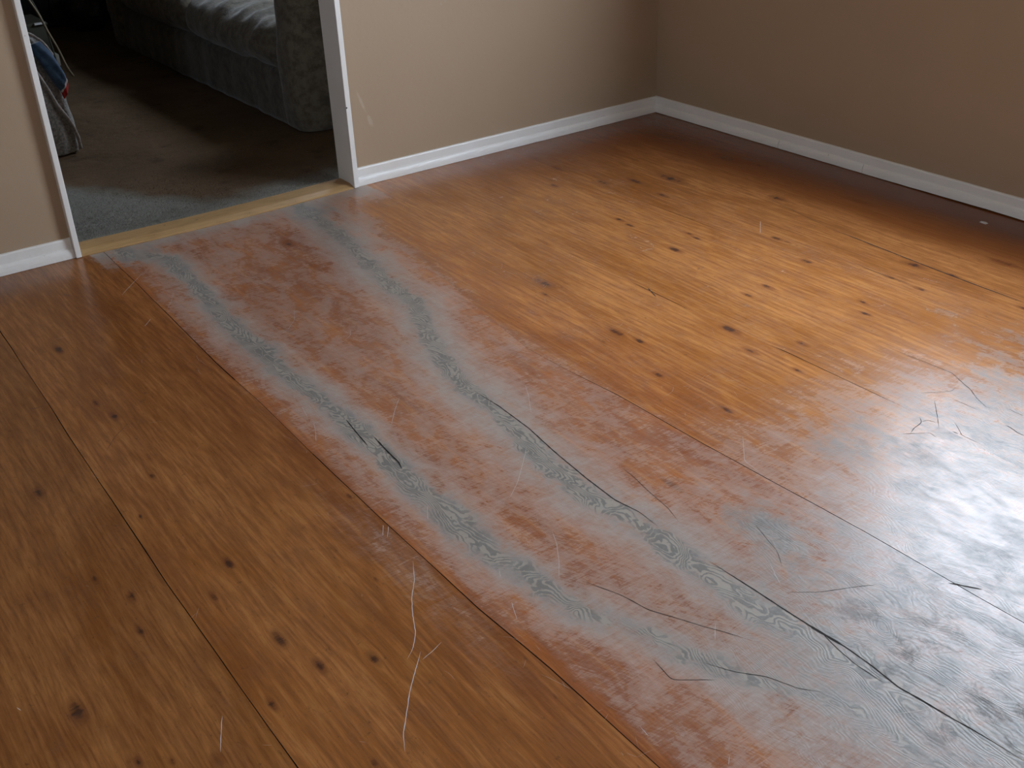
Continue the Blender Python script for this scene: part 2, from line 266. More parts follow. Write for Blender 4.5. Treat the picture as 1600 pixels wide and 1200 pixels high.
def mat_glass():
    s = NT('window_glass'); t = s.t; t.nodes.remove(s.b)
    a = t.nodes.new('ShaderNodeBsdfTransparent'); g = t.nodes.new('ShaderNodeBsdfGlossy'); g.inputs['Roughness'].default_value = .02
    m = t.nodes.new('ShaderNodeMixShader'); m.inputs[0].default_value = .04
    t.links.new(a.outputs[0], m.inputs[1]); t.links.new(g.outputs[0], m.inputs[2]); t.links.new(m.outputs[0], s.o.inputs[0])
    return s.m
M_GLASS = mat_glass()

# ------------------------------------------------------------------ mesh helpers
def link(name, me, mats, parent=None):
    o = bpy.data.objects.new(name, me); COL.objects.link(o)
    for m in (mats if isinstance(mats, (list, tuple)) else [mats]): me.materials.append(m)
    if parent is not None: o.parent = parent
    return o
def obj(name, bm, mats, parent=None, smooth=False):
    me = bpy.data.meshes.new(name); bmesh.ops.recalc_face_normals(bm, faces=bm.faces); bm.to_mesh(me); bm.free()
    if smooth:
        for p in me.polygons: p.use_smooth = True
    return link(name, me, mats, parent)
def struct(o, label=None): o['kind'] = 'structure'; 
def tag(o, label, cat, group=None):
    o['label'] = label; o['category'] = cat
    if group: o['group'] = group
    return o
def empty(name, loc=(0, 0, 0)):
    o = bpy.data.objects.new(name, None); o.location = loc; COL.objects.link(o); return o
def add_box(bm, x0, x1, y0, y1, z0, z1, bev=0., seg=2):
    r = bmesh.ops.create_cube(bm, size=1)
    vs = r['verts']
    bmesh.ops.scale(bm, vec=(x1-x0, y1-y0, z1-z0), verts=vs); bmesh.ops.translate(bm, vec=((x0+x1)/2, (y0+y1)/2, (z0+z1)/2), verts=vs)
    if bev:
        es = list({e for v in vs for e in v.link_edges})
        bmesh.ops.bevel(bm, geom=es, offset=bev, segments=seg, affect='EDGES', profile=.6)
def box(name, dims, m, parent=None, bev=0., seg=2):
    bm = bmesh.new(); add_box(bm, *dims, bev, seg); return obj(name, bm, m, parent)
def add_sweep(bm, prof, path, closed_prof=True, warp=None):
    """prof: list of 2d points; path: list of (origin, axis_u, axis_v)"""
    rings = []
    for i, (o, u, v) in enumerate(path):
        rings.append([bm.verts.new(Vector(o)+Vector(u)*a+Vector(v)*b + (Vector(warp(i, j)) if warp else Vector())) for j, (a, b) in enumerate(prof)])
    n = len(prof)
    for i in range(len(rings)-1):
        for j in range(n if closed_prof else n-1):
            bm.faces.new((rings[i][j], rings[i][(j+1) % n], rings[i+1][(j+1) % n], rings[i+1][j]))
    bm.faces.new(rings[0]); bm.faces.new(rings[-1][::-1])
def add_tube(bm, pts, rad, n=8):
    pts = [Vector(p) for p in pts]; rings = []
    for i, p in enumerate(pts):
        d = (pts[min(i+1, len(pts)-1)]-pts[max(i-1, 0)]).normalized()
        a = d.orthogonal().normalized() if abs(d.z) < .9 else d.cross(Vector((1, 0, 0))).normalized()
        if i and rings: a = (last - d*last.dot(d)).normalized()
        last = a; b = d.cross(a); r = rad[i] if isinstance(rad, (list, tuple)) else rad
        rings.append([bm.verts.new(p+a*r*math.cos(t*2*math.pi/n)+b*r*math.sin(t*2*math.pi/n)) for t in range(n)])
    for i in range(len(rings)-1):
        for j in range(n): bm.faces.new((rings[i][j], rings[i][(j+1) % n], rings[i+1][(j+1) % n], rings[i+1][j]))
    bm.faces.new(rings[0]); bm.faces.new(rings[-1][::-1])
def smooth_line(pts, n=4):
    P = [Vector(p) for p in pts]; out = []
    for i in range(len(P)-1):
        a, b, c, d = P[max(i-1, 0)], P[i], P[i+1], P[min(i+2, len(P)-1)]
        for k in range(n):
            t = k/n; out.append(.5*((2*b)+(c-a)*t+(2*a-5*b+4*c-d)*t*t+(3*b-a-3*c+d)*t**3))
    return out+[P[-1]]
def soft_box(name, x0, x1, y0, y1, z0, z1, r, m, parent=None, cell=.03, puff=(0, 0, 0), lump=0., lscale=4., fn=None):
    """padded upholstery block: rounded edges, puffed faces, lumpy surface"""
    bm = bmesh.new(); d = (x1-x0, y1-y0, z1-z0); c = Vector(((x0+x1)/2, (y0+y1)/2, (z0+z1)/2))
    n = [max(4, int(v/cell)) for v in d]; vd = {}
    def V(i, j, k):
        if (i, j, k) not in vd:
            q = Vector((-d[0]/2+d[0]*i/n[0], -d[1]/2+d[1]*j/n[1], -d[2]/2+d[2]*k/n[2]))
            inn = Vector([max(-(d[a]/2-r), min(d[a]/2-r, q[a])) for a in range(3)])
            e = q-inn
            if e.length > 1e-9: q = inn+e.normalized()*r
            t = [2*q[a]/d[a] for a in range(3)]
            f = [(1-t[(a+1) % 3]**2)*(1-t[(a+2) % 3]**2) for a in range(3)]
            nrm = Vector([t[a]**5 for a in range(3)])
            q += Vector([puff[a]*f[a]*t[a] for a in range(3)])
            w_ = q+c
            if lump: w_ += (nrm.normalized() if nrm.length > 1e-3 else Vector())*lump*mnoise.fractal(w_*lscale, 1., 2., 3)
            if fn: w_ = fn(w_, t)
            w_.z = max(w_.z, z0, .0175)
            vd[i, j, k] = bm.verts.new(w_)
        return vd[i, j, k]
    for a in range(3):
        b_, c_ = (a+1) % 3, (a+2) % 3
        for s_ in (0, n[a]):
            for i in range(n[b_]):
                for j in range(n[c_]):
                    def g(p, q):
                        ix = [0, 0, 0]; ix[a] = s_; ix[b_] = p; ix[c_] = q; return V(*ix)
                    f = [g(i, j), g(i+1, j), g(i+1, j+1), g(i, j+1)]
                    bm.faces.new(f if s_ else f[::-1])
    return obj(name, bm, m, parent, smooth=True)

# ------------------------------------------------------------------ FLOOR: wide boards with real open joints, checks and scratches
def interp_line(pts, y, ext=True):
    p = sorted(pts, key=lambda q: q[1]); ys = np.array([q[1] for q in p]); xs = np.array([q[0] for q in p])
    return np.interp(y, ys, xs)
ys = np.concatenate([np.arange(-5.3, -3.6, .05), np.arange(-3.6, -2.2, .005), np.arange(-2.2, .03, .007)]); ys = ys[ys < .028]; ys = np.append(ys, .028)
NY = len(ys)
def wig(y, a, s, seed): return a*np.array([mnoise.noise(Vector((v*s, seed, .3))) for v in y])
EDGE = [np.full(NY, -4.65)]
GAP = [np.zeros(NY)]
def gapfun(base, amp, seed): return np.clip(base+wig(ys, amp, 3., seed), .0002, None)
for k, g in (('A', gapfun(.0020, .0012, 3)), ('B', gapfun(.0022, .0012, 9)), ('C', None), ('F', None), ('G', None)):
    e = interp_line(SEAM[k], ys)+wig(ys, .0012, 6, len(EDGE)*7.)
    if k == 'B': g = g*np.where(ys > -1.25, 1., np.where(ys > -1.75, .45, 1.0))
    if k == 'C': g = np.interp(ys, [-5, -3, -2.5, -2.0, -1.8, -1.6, -1.4, 0], [.0018, .0018, .0022, .0022, .0012, .0004, .0001, .0001])
    if k == 'F': g = np.interp(ys, [-5, -2.6, -2.5, -2.45, -2.13, -2.1, -2.06, -1.95, -1.75, -1.68, -1.5, -1.44, -1.2, -1.12, 0], [.0001, .0001, .0006, .002, .0026, .0026, .0001, .0001, .0002, .0022, .0022, .0001, .0012, .0003, .0001])
    if k == 'G': g = np.interp(ys, [-5, -2.2, -2.0, -1.4, -1.2, -.9, -.6, 0], [.0002, .0004, .0003, .0003, .0012, .0012, .0004, .0001])
    EDGE.append(e); GAP.append(g)
EDGE.append(np.full(NY, .028)); GAP.append(np.zeros(NY))
TINT = [.25, .45, 1.0, .30, .15, .35]
verts = []; faces = []; fm = []; bid = []; base = 0
for b in range(len(EDGE)-1):
    L = EDGE[b]+GAP[b]/2; R = EDGE[b+1]-GAP[b+1]/2
    wd = float(np.mean(R-L)); nx = max(4, int(wd/(.0065 if b else .012)))
    t = np.linspace(0, 1, nx+1)
    X = L[:, None]*(1-t)+R[:, None]*t; Y = np.repeat(ys[:, None], nx+1, 1); Z = np.zeros_like(X)
    # skirt columns: the board's edges go down into the joint
    X = np.hstack([L[:, None], X, R[:, None]]); Y = np.hstack([ys[:, None], Y, ys[:, None]]); Z = np.hstack([np.full((NY, 1), -.014), Z, np.full((NY, 1), -.014)])
    nc = nx+3; verts.append(np.stack([X.ravel(), Y.ravel(), Z.ravel()], 1)); bid.append(np.full(X.size, b))
    i = np.arange(NY-1)[:, None]; j = np.arange(nc-1)[None, :]; a = base+i*nc+j
    faces.append(np.stack([a, a+1, a+nc+1, a+nc], -1).reshape(-1, 4)); mi_ = np.zeros((NY-1, nc-1), int); mi_[:, 0] = 1; mi_[:, -1] = 1; fm.append(mi_.ravel()); base += X.size
# underlay below the joints
v0 = np.array([(-4.65, -5.3, -.012), (.028, -5.3, -.012), (.028, .028, -.012), (-4.65, .028, -.012)], float)
verts.append(v0); bid.append(np.zeros(4)); faces.append(np.array([[base, base+1, base+2, base+3]])); fm.append(np.array([1])); base += 4
def ribbon(pts, wfun, z, mi, n=6, jag=.0004, seed=0., step=.006):
    """narrow opened check or scratch lying on the boards"""
    global base
    P = np.array([(p[0], p[1]) for p in pts], float)
    seg = np.r_[0, np.cumsum(np.hypot(*np.diff(P, axis=0).T))]; L = seg[-1]; m = max(3, int(L/step)); s = np.linspace(0, L, m+1)
    x = np.interp(s, seg, P[:, 0]); y = np.interp(s, seg, P[:, 1])
    if m > 6:
        k = np.ones(3)/3; x[1:-1] = np.convolve(x, k, 'valid'); y[1:-1] = np.convolve(y, k, 'valid')
    dx = np.gradient(x); dy = np.gradient(y); l = np.hypot(dx, dy)+1e-9; nx_, ny_ = -dy/l, dx/l
    j = np.array([mnoise.noise(Vector((q*90, seed, 1.7))) for q in s])*jag; x = x+nx_*j; y = y+ny_*j
    w_ = np.array([wfun(q/L) for q in s])*(1+.5*np.array([mnoise.noise(Vector((q*60, seed, 5.))) for q in s]))/2
    A = np.stack([x+nx_*w_, y+ny_*w_, np.full(m+1, z)], 1); B = np.stack([x-nx_*w_, y-ny_*w_, np.full(m+1, z)], 1)
    verts.append(np.vstack([A, B])); bid.append(np.zeros(2*(m+1)))
    i = np.arange(m); faces.append(np.stack([base+i, base+m+1+i, base+m+2+i, base+i+1], 1)); fm.append(np.full(m, mi)); base += 2*(m+1)
taper = lambda w: (lambda t: w*min(1., 6*t+.1, 6*(1-t)+.1))
cw = dict(c1=.003, c1b=.004, c2=.003, c3=.0032, c3b=.0016, c4=.0016, c5=.0016, c6=.0013, c7=.004, cE=.0018, cR=.0022, cS=.0012, cT=.0012, cG=.002, cc=.0010, cn=.004, g1=.0014, g2=.0014, g3=.0018, g4=.0014, g5=.0012, g6=.0022, g7=.0012, g8=.0012, w1=.001, w2=.0012)
for i, (k, v) in enumerate(CRACK.items()): ribbon(v, taper(cw[k]), .0003, 2, seed=i*3.1)
ribbon([p for p in CRACK['c3'] if -3.07 < p[1] < -2.90], taper(.006), .00032, 2, seed=50)
ribbon([p for p in CRACK['c3'] if -3.3 < p[1] < -3.1], taper(.0042), .00032, 2, seed=51)
ribbon(SEAM['H'][1:], taper(.0045), .0003, 2, seed=77)
ribbon(SEAM['H'][:2], taper(.0015), .0003, 2, seed=78)
for i, v in enumerate(SCRATCH): ribbon(v, taper(.0011 if i > 1 else .0016), .0003, 3, jag=.0008, seed=100+i)
def on_worn(x, y): return -2.75 < x < -1.6 and -3.5 < y < -.1
cnt = 0
while cnt < 900:
    x = random.uniform(-3.4, -.9); y = random.uniform(-3.5, -.05)
    if not on_worn(x, y) and random.random() < .93: continue
    L = random.uniform(.008, .05)*(1 if random.random() < .85 else 1.8); a = random.gauss(-.6, .9); cur = random.gauss(0, 14)
    pts = []; q = a
    for k in range(5):
        pts.append((x, y)); x += math.cos(q)*L/4; y += math.sin(q)*L/4; q += cur*L/4
    ribbon(pts, taper(random.uniform(.00025, .0006)), .0003, 4, jag=.0003, seed=cnt*1.3, step=.01); cnt += 1
V_ = np.vstack(verts); F4 = np.vstack(faces); FM = np.concatenate(fm); BID = np.concatenate(bid)
me = bpy.data.meshes.new('floor')
me.vertices.add(len(V_)); me.vertices.foreach_set('co', V_.ravel())
me.loops.add(F4.size); me.loops.foreach_set('vertex_index', F4.ravel().astype(np.int32))
me.polygons.add(len(F4)); me.polygons.foreach_set('loop_start', (np.arange(len(F4))*4).astype(np.int32)); me.polygons.foreach_set('loop_total', np.full(len(F4), 4, np.int32))
me.polygons.foreach_set('material_index', FM.astype(np.int32)); me.polygons.foreach_set('use_smooth', np.zeros(len(F4), bool)); me.update(calc_edges=True)
x, y = V_[:, 0], V_[:, 1]
def attr(name, v):
    a = me.attributes.new(name, 'FLOAT', 'POINT'); a.data.foreach_set('value', np.ascontiguousarray(v, dtype=np.float32))
knot = np.zeros(len(V_)); gx = x.copy()
for kx, ky, kr in KNOT:
    kr = kr*.58; s_ = (np.abs(y-ky) < kr*14) & (np.abs(x-kx) < kr*6)
    dx = x[s_]-kx; dy = (y[s_]-ky)/2.8; d = np.hypot(dx, dy)/kr
    knot[s_] = np.maximum(knot[s_], np.clip(1.15-d*.62, 0, 1))
    gx[s_] -= kr*1.2*np.tanh(dx/kr)*np.exp(-(d/2.4)**2)*.8
def pathfield(P, x, y):
    """1 on the line, 0 at the traced half width, falling below outside"""
    p = sorted(P, key=lambda q: q[1]); py = np.array([q[1] for q in p]); px = np.array([q[0] for q in p]); pw = np.array([q[2] for q in p])
    cx = np.interp(y, py, px); cw_ = np.interp(y, py, pw)
    return 1-np.abs(x-cx)/cw_, np.abs(x-cx)
cL, dL = pathfield(PATH_L, x, y); cR, dR = pathfield(PATH_R, x, y)
fadeL = np.clip((y+3.25)/.5, 0, 1)*.85-np.where(y > -.3, .0, 0)         # the left track blurs out towards the camera
core = np.maximum(cL-(1-np.clip((y+3.0)/.9, 0, 1))*.75-np.clip((y+.45)/.3, 0, 1)*.35, cR-(1-np.clip((y+3.2)/.8, 0, 1))*.55-np.clip((y+.35)/.3, 0, 1)*.35)
core = np.clip(core, -1.6, 1)
sm = lambda v, a, b: (lambda t: t*t*(3-2*t))(np.clip((v-a)/(b-a), 0, 1))
haze = np.maximum(np.exp(-(dL/.115)**2), np.exp(-(dR/.17)**2)*1.0)
onboard = sm(x, -2.80, -2.715)
mid = sm(x, -2.72, -2.66)*(1-sm(x, -1.98, -1.84))*.42
haze = np.maximum(haze, mid)
haze *= np.where(x < -2.72, .60, 1.)
haze *= 1-sm(-x, 2.74, 2.90)
# the worn field spreads towards the window end of the room
spread = sm(-y, 1.9, 2.9)*sm(x, -2.75, -2.45)
haze = np.maximum(haze, spread*.85*(1-sm(x, -1.35, -.75)))
haze = np.maximum(haze, .33*np.exp(-((x+2.78)/.07)**2-((y+2.3)/.42)**2))
haze = np.maximum(haze, np.where(x > -1.95, .16, .08)*(1-sm(x, -.8, -.4)))
door = np.exp(-((y+.02)/.16)**2)*((x > -2.75) & (x < -1.6))*.95
haze = np.maximum(haze, door)
def blob(cx, cy, rx, ry, a): return a*np.exp(-((x-cx)/rx)**2-((y-cy)/ry)**2)
grey = sm(-y, 2.35, 3.15)*sm(x, -2.62, -2.2)*.62*(1-sm(x, -1.5, -1.0)*.5)
grey = np.maximum.reduce([grey, blob(-2.07, -2.70, .10, .17, .8), blob(-2.15, -3.15, .16, .2, .75), blob(-1.70, -2.56, .1, .16, .45), blob(-.86, -2.28, .05, .2, .35), blob(-2.62, -.10, .14, .14, .75), blob(-1.93, -.15, .10, .14, .75), blob(-2.1, -3.4, .4, .3, .8), .55*sm(-y, 2.15, 2.75)*sm(x, -1.95, -1.6)])
dirt = np.maximum.reduce([blob(-2.15, -3.32, .25, .2, 1.), blob(-2.13, -3.16, .12, .30, 1.), blob(-2.02, -3.25, .1, .25, .9), blob(-2.07, -2.72, .06, .12, .6), blob(-1.62, -2.56, .05, .2, .5), blob(-1.55, -2.75, .1, .2, .35), sm(-y, 2.3, 3.2)*sm(x, -2.5, -2.1)*.3])
tint = np.array(TINT)[BID.astype(int)]*.5
tint = np.clip(tint+.55*sm(x, -2.95, -2.6)*(1-sm(x, -1.95, -1.55)), 0, 1)
haze_f = haze
deepen = np.maximum(sm(x, -.52, -.25), sm(y, -.62, -.1)*sm(x, -1.6, -.9))  # shade of the far corner and right wall, put into the board colour
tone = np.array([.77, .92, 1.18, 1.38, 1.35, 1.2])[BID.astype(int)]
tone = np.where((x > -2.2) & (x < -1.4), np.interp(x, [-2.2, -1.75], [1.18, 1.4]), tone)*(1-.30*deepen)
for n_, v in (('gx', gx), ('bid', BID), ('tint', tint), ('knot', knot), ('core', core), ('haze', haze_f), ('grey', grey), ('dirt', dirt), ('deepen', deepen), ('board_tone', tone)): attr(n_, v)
fo = link('floor', me, [M_FLOOR, M_GROOVE, M_CRACK, M_SCRATCH, M_SCRATCH_F]); fo['kind'] = 'structure'

# ------------------------------------------------------------------ ROOM SHELL
def structure(name, boxes, m, bev=0.):
    bm = bmesh.new()
    for b_ in boxes: add_box(bm, *b_, bev)
    o = obj(name, bm, m); o['kind'] = 'structure'; return o
WT = .02; H = 2.44
structure('wall_back', [(-1.64, .14, WT, .125, -.02, H), (-4.65, -2.802, WT, .125, -.02, H), (-2.802, -1.64, WT, .125, 2.07, H)], M_WALL)
structure('wall_right', [(WT, .14, -5.3, WIN['y0'], -.02, H), (WT, .14, WIN['y1'], WT, -.02, H), (WT, .14, WIN['y0'], WIN['y1'], -.02, WIN['z0']), (WT, .14, WIN['y0'], WIN['y1'], WIN['z1'], H)], M_WALL)
structure('wall_left', [(-4.75, -4.65, -5.4, WIN_FILL['y0'], -.02, H), (-4.75, -4.65, WIN_FILL['y1'], .125, -.02, H), (-4.75, -4.65, WIN_FILL['y0'], WIN_FILL['y1'], -.02, WIN_FILL['z0']), (-4.75, -4.65, WIN_FILL['y0'], WIN_FILL['y1'], WIN_FILL['z1'], H)], M_WALL)
structure('wall_front', [(-4.65, .14, -5.4, -5.3, -.02, H)], M_WALL)
structure('ceiling', [(-4.75, .14, -5.4, .125, H, H+.1)], M_CEIL)
# other room
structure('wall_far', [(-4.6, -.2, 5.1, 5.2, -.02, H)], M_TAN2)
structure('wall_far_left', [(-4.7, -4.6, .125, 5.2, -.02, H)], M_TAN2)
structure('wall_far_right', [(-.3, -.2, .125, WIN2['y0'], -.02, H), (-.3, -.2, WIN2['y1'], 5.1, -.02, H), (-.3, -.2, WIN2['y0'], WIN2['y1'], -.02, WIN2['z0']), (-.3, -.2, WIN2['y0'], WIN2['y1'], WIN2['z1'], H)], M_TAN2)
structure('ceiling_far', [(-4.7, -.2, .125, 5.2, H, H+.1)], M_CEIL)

# baseboards: flat board with eased top and a quarter-round shoe in front
def board_prof(t, h): return [(0, 0), (t, 0), (t, h-.006), (t-.002, h-.0015), (t-.006, h), (0, h)]
def shoe_prof(t, h):
    p = [(0, 0), (t, 0)]
    for k in range(0, 7):
        a = k/6*math.pi/2; p.append((t-.004+.004*math.cos(a) if False else t*math.cos(a)*.98, .006+(h-.006)*math.sin(a)))
    return p[:-1]+[(0, h)]
def run(name, a, b, nrm, prof, m, parent=None, z0=0., seed=0., amp=.0006, n=90, lift=None):
    bm = bmesh.new(); a = Vector(a); b = Vector(b); path = []
    for i in range(n+1):
        q = a.lerp(b, i/n); z = z0+amp*mnoise.noise(Vector((i*.25, seed, 0)))+(lift(i/n) if lift else 0)
        path.append(((q.x, q.y, z), nrm, (0, 0, 1)))
    rr = random.Random(seed)
    def warp(i, j):
        d = .0007*mnoise.noise(Vector((i*.6, j*2.1, seed))); return (nrm[0]*d, nrm[1]*d, d*.6)
    add_sweep(bm, prof, path, warp=warp)
    return obj(name, bm, m, parent, smooth=False)
BP = board_prof(.009, .072); SP = shoe_prof(.0125, .036)
bb = run('baseboard_back', (-1.640, WT, 0), (WT, WT, 0), (0, -1, 0), BP, M_WHITE, z0=.002, seed=1); bb['kind'] = 'structure'
run('shoe_moulding', (-1.640, WT-.0085, 0), (WT-.0085, WT-.0085, 0), (0, -1, 0), SP, M_WHITE, bb, z0=.001, seed=2)
bl = run('baseboard_back', (-4.65, WT, 0), (-2.803, WT, 0), (0, -1, 0), BP, M_WHITE, z0=.002, seed=3); bl['kind'] = 'structure'
run('shoe_moulding', (-4.65, WT-.0085, 0), (-2.803, WT-.0085, 0), (0, -1, 0), SP, M_WHITE, bl, z0=.001, seed=4)
br = run('baseboard_right', (WT, WT-.001, 0), (WT, -5.3, 0), (-1, 0, 0), BP, M_WHITE, z0=.003, seed=5, n=300); br['kind'] = 'structure'
for (y0, y1, lf, sd) in ((.008, -.790, 0., 6), (-.7925, -1.243, 0., 7), (-1.2455, -5.3, .0035, 8)):
    run('shoe_moulding', (WT-.0085, y0, 0), (WT-.0085, y1, 0), (-1, 0, 0), SP, M_WHITE, br, z0=.002, seed=sd, n=int(abs(y1-y0)*60), lift=(lambda t, q=lf: q*max(0, 1-abs(t-.14)/.12)))

# doorway: two jambs standing a little proud of the wall, head, worn pine threshold
door = empty('door_1', (-2.22, .05, 0)); door['kind'] = 'structure'
def jamb(x0, x1, z0, z1, seed):
    bm = bmesh.new()
    bmesh.ops.create_grid(bm, x_segments=1, y_segments=1, size=.5); bm.clear()
    add_box(bm, x0, x1, -.011, .128, z0, z1, .0025, 2)
    o = obj('jamb', bm, M_WHITE); return o
for (x0, x1, nm) in ((-2.802, -2.782, 'left'), (-1.662, -1.640, 'right')):
    o = jamb(x0, x1, .0015, 2.07, 1); o.parent = door; o.matrix_parent_inverse = Matrix.Translation((2.22, -.05, 0))
o = jamb(-2.802, -1.640, 2.05, 2.07, 2); o.name = 'head_jamb'; o.parent = door; o.matrix_parent_inverse = Matrix.Translation((2.22, -.05, 0))
bm = bmesh.new(); path = []; n = 60
prof_t = [(-.002, 0), (-.002, .003), (.004, .0065), (.030, .0135), (.040, .0145), (.118, .0145), (.118, 0)]
for i in range(n+1):
    t = i/n; xx = -2.7805+t*(1.1175); bow = -.020*math.sin(math.pi*min(1, t*1.0))-.004
    path.append(((xx, bow, .0005), (0, 1, 0), (0, 0, 1)))
add_sweep(bm, prof_t, path, warp=lambda i, j: (0, .0012*mnoise.noise(Vector((i*.3, j, 2))), 0))
o = obj('threshold', bm, M_PINE); o.parent = door; o.matrix_parent_inverse = Matrix.Translation((2.22, -.05, 0)); o['label'] = 'worn pale pine threshold strip'

bm = bmesh.new(); bmesh.ops.create_cone(bm, segments=10, radius1=.003, radius2=.003, depth=.0015, cap_ends=True, matrix=Matrix.Translation((-1.6655+.006, -.0118, .335)) @ Matrix.Rotation(math.pi/2, 4, 'X'))
o = obj('nail_head', bm, M_GROOVE); o.parent = door; o.matrix_parent_inverse = Matrix.Translation((2.22, -.05, 0))
# windows
def window(name, x0, x1, W_, shift):
    y0, y1, z0, z1 = W_['y0'], W_['y1'], W_['z0'], W_['z1']; e = empty(name, (x0, (y0+y1)/2, z0)); e['kind'] = 'structure'
    inv = Matrix.Translation((-x0, -(y0+y1)/2, -z0))
    bm = bmesh.new(); xa, xb = x0+.05, x0+.10; f = .045
    for d in ((y0, y1, z0, z0+f), (y0, y1, z1-f, z1), (y0, y0+f, z0, z1), (y1-f, y1, z0, z1)): add_box(bm, xa, xb, *d)
    o = obj('window_frame', bm, M_WHITE, e); o.matrix_parent_inverse = inv
    o = box('window_sill', (x0-.03, xb, y0-.04, y1+.04, z0-.022, z0), M_WHITE, e, .004); o.matrix_parent_inverse = inv
    o = box('window_pane', (x0+.07, x0+.074, y0+f, y1-f, z0+f, z1-f), M_GLASS, e); o.matrix_parent_inverse = inv
window('window_1', WT, .14, WIN, 0); window('window_2', -.3, -.2, WIN2, 0); window('fill_window', -4.75, -4.65, WIN_FILL, 0)

# ------------------------------------------------------------------ OTHER ROOM
# carpet with uneven pile edge tucked against the threshold
bm = bmesh.new()
xs_ = np.linspace(-4.6, -.3, 260); yy = np.concatenate([np.linspace(.088, .7, 60), np.linspace(.72, 5.1, 80)])
grid = []
for j, Y_ in enumerate(yy):
    row = []
    for X_ in xs_:
        z = .010+.003*mnoise.fractal(Vector((X_*3, Y_*3, 0)), 1, 2, 3)+.002*mnoise.noise(Vector((X_*30, Y_*30, 4)))
        Yq = Y_
        inside = -2.781 < X_ < -1.663
        if Y_ < .132:
            if not inside: Yq = .13 if j == 0 else max(Y_, .131)
            else:
                Yq = Y_+.006*mnoise.noise(Vector((X_*18, 3, 0)))+(.003*mnoise.noise(Vector((X_*90, 7, 0))) if j == 0 else 0)
                z = z+.002
        if j == 0: z = .003
        row.append(bm.verts.new((X_, Yq, z)))
    grid.append(row)
for j in range(len(grid)-1):
    for i in range(len(xs_)-1): bm.faces.new((grid[j][i], grid[j][i+1], grid[j+1][i+1], grid[j+1][i]))
low = [bm.verts.new((X_, Y_, 0.)) for X_, Y_ in ((-4.6, .13), (-.3, .13), (-.3, 5.1), (-4.6, 5.1))]; bm.faces.new(low)
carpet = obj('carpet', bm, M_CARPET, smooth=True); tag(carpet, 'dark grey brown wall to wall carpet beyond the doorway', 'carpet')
N = 16000; bx = rng.uniform(-2.778, -1.667, N); by = .092+rng.exponential(.16, N); k = by < .75; bx, by = bx[k], by[k]; N = len(bx)
an = rng.uniform(0, 6.28, N); hh = rng.uniform(.004, .009, N); ln_ = rng.normal(0, .003, (N, 2)); wv = .0011
zb = np.full(N, .0095)
vv = np.stack([np.stack([bx-wv*np.cos(an), by-wv*np.sin(an), zb], 1), np.stack([bx+wv*np.cos(an), by+wv*np.sin(an), zb], 1), np.stack([bx+ln_[:, 0], by+ln_[:, 1], zb+hh], 1)], 1).reshape(-1, 3)
me = bpy.data.meshes.new('carpet_pile'); me.from_pydata(vv.tolist(), [], np.arange(3*N).reshape(-1, 3).tolist())
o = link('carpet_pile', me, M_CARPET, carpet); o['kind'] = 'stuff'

# sofa
sofa = empty('sofa', (-.93, 2.2, 0)); tag(sofa, 'dark grey green velour sofa with loose seat cushions, standing on the carpet', 'sofa')
def under(o): o.parent = sofa; o.matrix_parent_inverse = Matrix.Translation((.93, -2.2, 0)); return o
def basef(w_, t):
    if w_.x < -1.3: w_.x += .010*mnoise.noise(Vector((w_.y*9, w_.z*2, 3)))+.02*max(0, w_.z-.2)
    return w_
under(soft_box('base', -1.470, -.52, .97, 3.40, -.01, .270, .03, M_SOFA_B, None, .025, (.008, 0, 0), .006, 5, basef))
def armf(w_, t):
    w_.x += -.012*math.sin(w_.z*7)+.012*mnoise.noise(Vector((w_.y*5, w_.z*6, 8))); w_.y += .012*mnoise.noise(Vector((w_.x*5, w_.z*5, 2)))
    return w_
under(soft_box('arm', -1.478, -.5, .795, 1.03, -.05, .70, .075, M_SOFA, None, .025, (.02, .02, .03), .008, 5, armf))
under(soft_box('arm', -1.478, -.5, 3.33, 3.575, -.05, .70, .075, M_SOFA, None, .035, (.02, .02, .03), .008, 5, armf))
under(soft_box('backrest', -.78, -.38, .86, 3.5, .018, .92, .1, M_SOFA, None, .04, (.03, 0, .02), .012, 5))
def cushf(w_, t):
    top = max(0, t[2])
    # gathered folds running across the seat
    w_.z += top*(.007*math.sin(w_.y*34+3*mnoise.noise(Vector((w_.x*5, w_.y*3, 1))))+.010*mnoise.fractal(Vector((w_.x*4, w_.y*11, 5)), 1, 2, 3))
    if t[0] < 0: w_.x -= .018*(1-min(1, abs(t[2]))**2)+.006*mnoise.noise(Vector((w_.y*12, w_.z*12, 6)))
    return w_
for (a_, b_) in ((1.035, 2.175), (2.185, 3.325)):
    under(soft_box('seat_cushion', -1.478, -.80, a_, b_, .258, .475, .085, M_SOFA, None, .022, (.02, .005, .05), .01, 6, cushf))
for (fx, fy) in ((-1.40, .90), (-1.40, 3.46), (-.58, .90), (-.58, 3.46)):
    bm = bmesh.new(); bmesh.ops.create_cone(bm, segments=16, radius1=.022, radius2=.028, depth=.03, cap_ends=True, matrix=Matrix.Translation((fx, fy, .033)))
    under(obj('foot', bm, M_BLACK))

